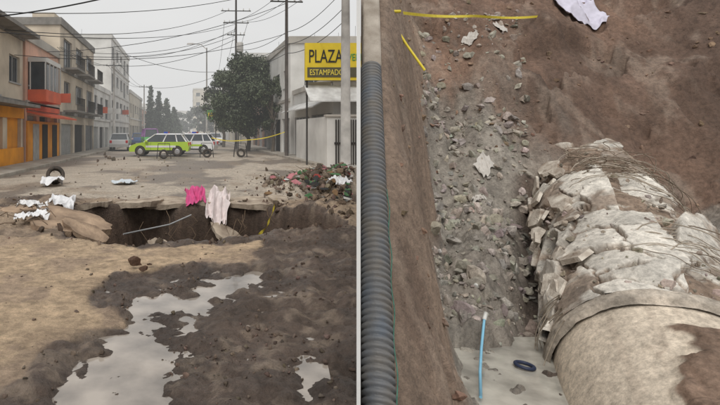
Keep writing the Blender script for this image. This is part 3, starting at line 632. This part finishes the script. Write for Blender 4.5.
building('distant_building',1,7.4,9,81,110,7.5,pale,2,gops=[shut],roofm=pale); building('distant_apartment_block',1,6.9,14,112,150,11,cream,4,gops=[shut],roofm=pale)  # far blocks use paler renders, so the hazy distance is in their colour
building('end_of_street_block',1,-4.5,11,230,250,11,pale,3,gops=[shut],roofm=pale); building('background_apartments',1,3,14,180,195,17,cream,5,gops=[shut],roofm=pale); building('background_house',-1,-6,20,190,205,12,pale,3,gops=[shut],roofm=pale)
building('back_street_house',-1,-20,10,44,60,9.5,beige,3,gops=[shut],roofm=slab)
q=MB(); q.box(3.9,4.9,46,46.1,4.2,5.2,mat('blue_sign',(.07,.2,.45),.5,.1,4,0)); q.tube([(4.9,46.05,0),(4.9,46.05,5.3)],.05,ste,6); q.obj('blue_shop_sign')
q=MB(); q.box(2.3,3.2,52,52.1,3.0,4.0,mat('green_sign',(.15,.4,.12),.5,.1,4,0)); q.box(2.4,3.1,51.97,51.998,3.2,3.7,yelp); q.tube([(3.2,52.05,0),(3.2,52.05,4.1)],.06,ste,6); q.obj('green_shop_sign')
pav=mat('pavement_concrete',(.40,.37,.325),.9,.3,1.2,.4,dirt=(.27,.23,.18))
q=MB(); q.box(-8.35,-6.8,17,170,-.05,.13,pav); q.obj('pavement',None,.02)
q=MB(); q.box(6.5,8.5,25,150,-.05,.13,pav); q.obj('pavement',None,.02)
# ---------------------------------------------------------------- poles, lamps, wires
concp=mat('pole_concrete',(.46,.44,.41),.85,.3,2,.3); woodp=mat('dark_pole',(.09,.075,.065),.85,.3,3,.3); cab=mat('black_cable',(.03,.03,.032),.6,.1,5,0)
def pole(name,x,y,h,r,m,arms=()):
    q=MB(); q.tube([(x,y,-.1),(x,y,h*.5),(x,y,h)],[r,r*.85,r*.65],m,16)
    for z,l,a in arms:
        dx,dy=math.cos(a)*l,math.sin(a)*l; q.tube([(x-dx,y-dy,z),(x+dx,y+dy,z)],.05,ste,4)
        for k in (-.9,-.5,.5,.9): q.lathe([(0,.05),(.06,.07),(.12,.04),(.2,.05),(.24,.01)],(x+dx*k,y+dy*k,z+.05),(0,0,1),pale,8)
    q.obj(name)
pole('utility_pole',7.0,21.8,11,.22,concp,((9.2,1.0,.1),)); pole('utility_pole',6.7,33,13,.13,woodp,((10.3,1.1,.1),(11.5,1.1,.1)))
pole('utility_pole',5.1,50,15.5,.14,woodp,((12.6,1.3,.05),(13.8,1.5,.05),(11.4,.9,.05)))
q=MB(); q.lathe([(0,.01),(0,.3),(.1,.34),(.9,.34),(1.0,.28),(1.0,.01)],(5.45,49.7,9.6),(0,0,1),concp,14); q.obj('pole_transformer')
pole('utility_pole',-7.4,52,9,.13,concp,((8.6,.8,0),)); pole('utility_pole',-7.2,88,10,.14,concp,((9.6,.9,0),)); pole('utility_pole',6.3,80,12,.15,concp,((11.5,1,0),))
q=MB(); q.tube([(2.6,60,0),(2.6,60,11.8)],[.13,.07],concp,10); q.tube([(2.6,60,11.6),(1.9,60,12.2),(.9,60,12.3)],.05,concp,6); q.hull8([(.2,59.85,12.2),(1.0,59.85,12.2),(1.0,60.15,12.2),(.2,60.15,12.2),(.3,59.9,12.36),(1.0,59.9,12.36),(1.0,60.1,12.36),(.3,60.1,12.36)],concp); q.obj('street_lamp')
q=MB()
def wirespan(a,b,s=.4,r=.018):
    a=Vector(a);b=Vector(b); q.tube([a.lerp(b,f)-Vector((0,0,4*s*f*(1-f))) for f in np.linspace(0,1,15)],r,cab,4)
A=(7.0,21.8);B=(6.7,33);Cp=(5.1,50)
for k,z in ((-.9,9.3),(.0,9.3),(.9,9.3)): wirespan((A[0]+k,A[1],z),(B[0]+k,B[1],z+1.1),.3,.014); wirespan((B[0]+k,B[1],z+1.1),(Cp[0]+k*1.3,Cp[1],z+3.4),.4,.018); wirespan((Cp[0]+k*1.3,Cp[1],z+3.4),(6.3+k,80,11.6),.7,.02)
for z in (7.2,6.6,8.0): wirespan((A[0],A[1],z),(B[0],B[1],z+.3),.4,.02); wirespan((B[0],B[1],z+.3),(Cp[0],Cp[1],z+2),.5,.02)
wirespan((-8.3,19,5.6),(5.1,50,12.5),.8,.018); wirespan((-8.3,17,5.9),(6.7,33,11.4),.8,.016); wirespan((-8.4,21,6.5),(2,17,7.6),.3,.03)
wirespan((-8.3,23,6.4),(4.2,50,13.8),1.0,.02); wirespan((-8.3,30,6.5),(6.7,33,10.2),.7,.018); wirespan((-8.3,33,6.8),(5.1,50,11.4),.9,.022)
wirespan((-8.3,45,8.8),(5.1,50,11.8),.8,.022); wirespan((-7.4,52,8.6),(5.1,50,11.0),.9,.025); wirespan((-8.3,60,11.5),(6.3,80,11.4),1,.03)
for k in (-.7,0,.7): wirespan((-7.4+k,52,8.7),(-7.2+k,88,9.7),.8,.02); wirespan((-7.4+k,52,8.7),(-8.3+k*.2,33,7.3),.5,.018)
wirespan((-7.9,15,6.6),(7,21.8,8.9),.6,.012); wirespan((-8.2,24,5.4),(6.7,33,8.2),.8,.016); wirespan((-7.2,88,9.6),(6.3,80,11.2),1,.03); wirespan((5.1,50,12),(-8.3,70,12.3),1,.025)
q.obj('overhead_cables')
# ---------------------------------------------------------------- trees
barkm=mat('tree_bark',(.10,.08,.06),.95,.3,6,.5)
m,nt,b=nodes('leaves'); at=nt.nodes.new('ShaderNodeAttribute'); at.attribute_name='Col'; nt.links.new(at.outputs['Color'],b.inputs['Base Color']); b.inputs['Roughness'].default_value=.6; LEAF=m
def leaves(name,cent,rad,per,size,col,parent):
    P=[];C_=[]
    for c,r in zip(cent,rad):
        n=max(20,int(per*r*r)); d=rng.normal(size=(n,3)); d/=np.linalg.norm(d,axis=1)[:,None]; d*=r*(rng.random((n,1))**.4)*rng.uniform(.8,1.35,(n,1)); d[:,2]*=.7; P.append(np.array(c)+d)
        sh_=rng.uniform(.6,1.4); C_.append(np.array(col)*sh_*(1+rng.uniform(-.4,.4,(n,1))))
    P=np.concatenate(P);C_=np.concatenate(C_); n=len(P); a=rng.normal(size=(n,3)); a/=np.linalg.norm(a,axis=1)[:,None]; b=rng.normal(size=(n,3)); b-=a*(a*b).sum(1)[:,None]; b/=np.linalg.norm(b,axis=1)[:,None]
    s=size*rng.uniform(.6,1.3,(n,1)); V=np.stack([P-a*s,P-b*s*.5,P+a*s,P+b*s*.5],1).reshape(-1,3); F=np.arange(4*n).reshape(-1,4)
    return npmesh('foliage',V,F,LEAF,np.repeat(C_,4,0),.6,False,parent)
def tree(name,x,y,h,w,col,nc=26,trunk=.22,z0=.3,leaf=.16,per=420):
    e=empty(name); q=MB(); tz=h*z0; q.tube([(x,y,-.1),(x+.1,y,tz*.6),(x-.05,y+.05,tz),(x,y,h*.75)],[trunk,trunk*.8,trunk*.65,trunk*.25],barkm,10)
    cs=[];rs=[]
    for k in range(nc):
        a=random.uniform(0,6.28); f=random.random(); zz=tz+ (h-tz)*f*.95; rr=w*.5*math.sin(math.pi*min(1,.22+f*.72))**.8*random.uniform(.3,1.0); c=(x+rr*math.cos(a),y+rr*math.sin(a),zz); cs.append(c); rs.append(w*random.uniform(.07,.17))
        if k%2==0: q.tube([(x,y,max(tz*.8,zz-1.6)),((x+c[0])/2,(y+c[1])/2,zz-.6),c],[trunk*.35,trunk*.22,trunk*.08],barkm,6)
    q.obj('trunk_and_limbs',e); leaves('foliage',cs,rs,per,leaf,col,e)
tree('leafy_tree',5.6,44.5,8.6,6.2,(.085,.105,.058),90,.22,.18,.13,560)
tree('leafy_tree',4.3,56,8.6,4.4,(.075,.09,.05),40,.2,.25,.17,380)
tree('leafy_tree',7.0,40,6.2,2.8,(.075,.09,.05),34,.16,.3,.12,620)
def cyp(x,y,h,w,col):
    e=empty('cypress_tree'); q=MB(); q.tube([(x,y,-.1),(x,y,h*.95)],[.2,.04],barkm,8); q.obj('trunk',e); cs=[];rs=[]
    for k in range(80):
        f=k/80; zz=h*(.08+.92*f); rr=w*.42*(1-f)**.7*random.uniform(.1,.9); a=random.uniform(0,6.28); cs.append((x+rr*math.cos(a),y+rr*math.sin(a),zz)); rs.append(.24*w*(1-f*.8)+.1)
    leaves('foliage',cs,rs,160,.22,col,e)
cyp(-6.3,92,10.2,3.0,(.06,.08,.055)); cyp(-5.0,95,9.4,3.6,(.06,.08,.055)); cyp(-3.7,100,8.4,3.8,(.065,.085,.055)); cyp(-2.4,108,7,4,(.075,.095,.065))
for x,y,h in ((-1.5,150,8),(1.5,160,9),(3.5,140,9),(4.6,120,8)): tree('distant_tree',x,y,h,6,(.09,.11,.08),26,.25,.25,.4,70)  # foliage colour lightened to paint in hazy distance
# ---------------------------------------------------------------- vehicles
def paint(n,c): return mat(n,c,.32,.05,2,0,spec=.5)
lime=paint('lime_paint',(.45,.66,.05)); wpaint=paint('white_car_paint',(.78,.78,.79)); tl=mat('tail_lamp',(.5,.02,.02),.3,.1,5,0); hl=mat('head_lamp',(.7,.72,.75),.15,.05,5,0); plast=mat('black_plastic',(.03,.03,.03),.6,.1,5,0); rim=mat('alloy_rim',(.45,.45,.46),.35,.1,5,0,metal=.7)
def car(name,loc,rot,low,up_,bar=True,van=False):
    e=empty(name,loc,rot); q=MB()
    if van: pr=[(-2.3,.35),(-2.35,.8),(-2.3,1.15),(1.5,1.15),(2.15,.95),(2.35,.6),(2.3,.32)]; gb=(-2.28,1.55,1.15,-2.2,.95,2.0)
    else: pr=[(-2.05,.34),(-2.12,.6),(-2.05,.92),(-1.95,1.0),(.95,.98),(1.55,.88),(1.98,.72),(2.1,.5),(2.05,.3)]; gb=(-1.95,1.05,.98,-1.55,.25,1.52)
    for sy in (-1,1):
        pts=[(x,sy*.84,z) for x,z in pr]; q.poly(pts if sy<0 else pts[::-1],low)
    n=len(pr)
    for i in range(n):
        a=pr[i];b=pr[(i+1)%n]; q.poly([(a[0],-.84,a[1]),(a[0],.84,a[1]),(b[0],.84,b[1]),(b[0],-.84,b[1])],low if i<n-1 else plast)
    q.obj('body',e,.05)
    q=MB(); x0,x1,z0,x2,x3,z1=gb; w0,w1=.78,.64
    q.hull8([(x0,-w0,z0-.02),(x1,-w0,z0-.02),(x1,w0,z0-.02),(x0,w0,z0-.02),(x2,-w1,z1),(x3,-w1,z1),(x3,w1,z1),(x2,w1,z1)],glass); q.obj('glazing',e,.02)
    q=MB(); q.hull8([(x2-.06,-w1-.02,z1-.02),(x3+.06,-w1-.02,z1-.02),(x3+.06,w1+.02,z1-.02),(x2-.06,w1+.02,z1-.02),(x2+.1,-w1+.08,z1+.05),(x3-.1,-w1+.08,z1+.05),(x3-.1,w1-.08,z1+.05),(x2+.1,w1-.08,z1+.05)],up_)
    for sy in (-1,1):
        for a,b in ((x0,x2),(x1,x3),((x0*.45+x1*.55),(x2*.45+x3*.55)),((x0*.78+x1*.22),(x2*.78+x3*.22))): q.tube([(a,sy*(w0+.01),z0-.02),(b,sy*(w1+.01),z1)],.045,up_,6)
        q.box(.75,.95,sy*.98-.09,sy*.98+.09,.98,1.1,low)
        q.box(-1.9,1.3,sy*.846-.006,sy*.846+.006,.32,.42,plast)
        for xx in (-.45,.55): q.box(xx,xx+.015,sy*.843-.004,sy*.843+.004,.42,.95,plast)
        if bar: q.box(-1.2,.9,sy*.85-.004,sy*.85+.004,.60,.74,wpaint if low is lime else lime)
    q.obj('roof_pillars_trim',e,.01)
    q=MB(); fx_=pr[-2][0]
    for sy in (-1,1):
        q.box(fx_-.18,fx_+.005,sy*.62-.16,sy*.62+.16,.6,.74,hl); q.box(-2.13,-2.0,sy*.7-.1,sy*.7+.1,.7,.95,tl)
    q.box(fx_-.05,fx_+.03,-.5,.5,.36,.5,plast); q.obj('lamps_and_grille',e,.02)
    q=MB()
    for sx_ in (-1.3,1.3):
        for sy in (-1,1):
            q.lathe([(-.005,.01),(0,.375)],(sx_,sy*.846,.36),(0,sy,0),plast,24)
            q.lathe([(-.18,.2),(-.18,.29),(-.14,.315),(0,.32),(.02,.3),(.03,.22),(.0,.2)],(sx_,sy*.85,.32),(0,sy,0),rub,24)
            q.lathe([(.0,.2),(.015,.19),(.0,.13),(.02,.05),(.02,.005)],(sx_,sy*.856,.32),(0,sy,0),rim,12)
    q.obj('wheels',e)
    if bar:
        q=MB(); zb=z1+.055; xm=(x2+x3)/2+.2; q.box(xm-.12,xm+.12,-.55,-.04,zb,zb+.12,tl); q.box(xm-.12,xm+.12,.04,.55,zb,zb+.12,mat('blue_beacon',(.03,.08,.5),.3,.1,5,0)); q.box(xm-.1,xm+.1,-.038,.038,zb,zb+.1,plast); q.obj('light_bar',e,.01)
    return e
car('patrol_car',(-1.75,35.5,.02),R(174),lime,wpaint); car('patrol_car',(.35,39,.02),R(165),wpaint,wpaint)
car('parked_car',(-5.9,46,.02),R(92),paint('silver_paint',(.5,.5,.5)),paint('silver_paint',(.5,.5,.5)),False); car('parked_car',(-5.8,64,.02),R(90),paint('blue_paint',(.05,.12,.3)),paint('blue_paint',(.05,.12,.3)),False)
car('minibus',(-3.9,56,.02),R(-80),paint('green_paint',(.1,.4,.1)),paint('purple_paint',(.35,.12,.4)),False,True); car('parked_car',(4.0,66,.02),R(-92),wpaint,wpaint,False); car('parked_car',(1.2,85,.02),R(-90),paint('red_car_paint',(.3,.03,.03)),paint('red_car_paint',(.3,.03,.03)),False)
# ---------------------------------------------------------------- air haze over the street (thin medium, faint glow in place of scattered light)
m=bpy.data.materials.new('glowing_haze'); m.use_nodes=True; nt=m.node_tree; nt.nodes.clear(); out=nt.nodes.new('ShaderNodeOutputMaterial'); SG=.0026
ab=nt.nodes.new('ShaderNodeVolumeAbsorption'); ab.inputs['Color'].default_value=(0,0,0,1); ab.inputs['Density'].default_value=SG
em=nt.nodes.new('ShaderNodeEmission'); em.inputs['Color'].default_value=(.72,.72,.71,1); em.inputs['Strength'].default_value=SG
ad=nt.nodes.new('ShaderNodeAddShader'); nt.links.new(ab.outputs[0],ad.inputs[0]); nt.links.new(em.outputs[0],ad.inputs[1]); nt.links.new(ad.outputs[0],out.inputs['Volume'])
q=MB(); q.box(-80,120,20,420,-1,60,m); q.obj('haze_glow')
# ---------------------------------------------------------------- light
w=bpy.data.worlds.new('World'); bpy.context.scene.world=w; w.use_nodes=True; nt=w.node_tree; N=nt.nodes; L=nt.links
bg=N['Background']; sky=N.new('ShaderNodeTexSky'); sky.sky_type='NISHITA'; sky.sun_disc=False; sky.sun_elevation=R(52); sky.sun_rotation=R(200); sky.air_density=1; sky.dust_density=5
hs=N.new('ShaderNodeHueSaturation'); hs.inputs['Saturation'].default_value=.2; L.new(sky.outputs[0],hs.inputs['Color'])
tc=N.new('ShaderNodeTexCoord'); cn=N.new('ShaderNodeTexNoise'); cn.inputs['Scale'].default_value=2.2; cn.inputs['Detail'].default_value=6; mp=N.new('ShaderNodeMapping'); mp.inputs['Scale'].default_value=(1,1,3); L.new(tc.outputs['Generated'],mp.inputs['Vector']); L.new(mp.outputs[0],cn.inputs['Vector'])
cr=N.new('ShaderNodeValToRGB'); cr.color_ramp.elements[0].position=.3; cr.color_ramp.elements[1].position=.7; cr.color_ramp.elements[0].color=(6.5,6.5,6.55,1); cr.color_ramp.elements[1].color=(7.8,7.8,7.75,1); L.new(cn.outputs['Fac'],cr.inputs['Fac'])
mx=N.new('ShaderNodeMix'); mx.data_type='RGBA'; mx.inputs[0].default_value=.9; L.new(hs.outputs[0],mx.inputs[6]); L.new(cr.outputs[0],mx.inputs[7]); L.new(mx.outputs[2],bg.inputs['Color']); bg.inputs['Strength'].default_value=.115
sl=bpy.data.lights.new('sun','SUN'); sl.energy=1.5; sl.angle=R(28); sl.color=(1,.96,.9); so=bpy.data.objects.new('sun',sl); link(so)
az=R(200); el=R(52); dv=Vector((math.sin(az)*math.cos(el),math.cos(az)*math.cos(el),math.sin(el))); so.rotation_euler=dv.to_track_quat('Z','Y').to_euler()
cam=bpy.data.cameras.new('camera'); co=bpy.data.objects.new('camera',cam); link(co); co.location=(0,0,1.7); co.rotation_euler=(R(90),0,0)
cam.sensor_width=36; cam.lens=25; cam.shift_x=.243; cam.shift_y=-.098; cam.clip_end=2000; cam.clip_start=.05
bpy.context.scene.camera=co
vs=bpy.context.scene.view_settings; vs.view_transform='Standard'; vs.look='None'; vs.exposure=0
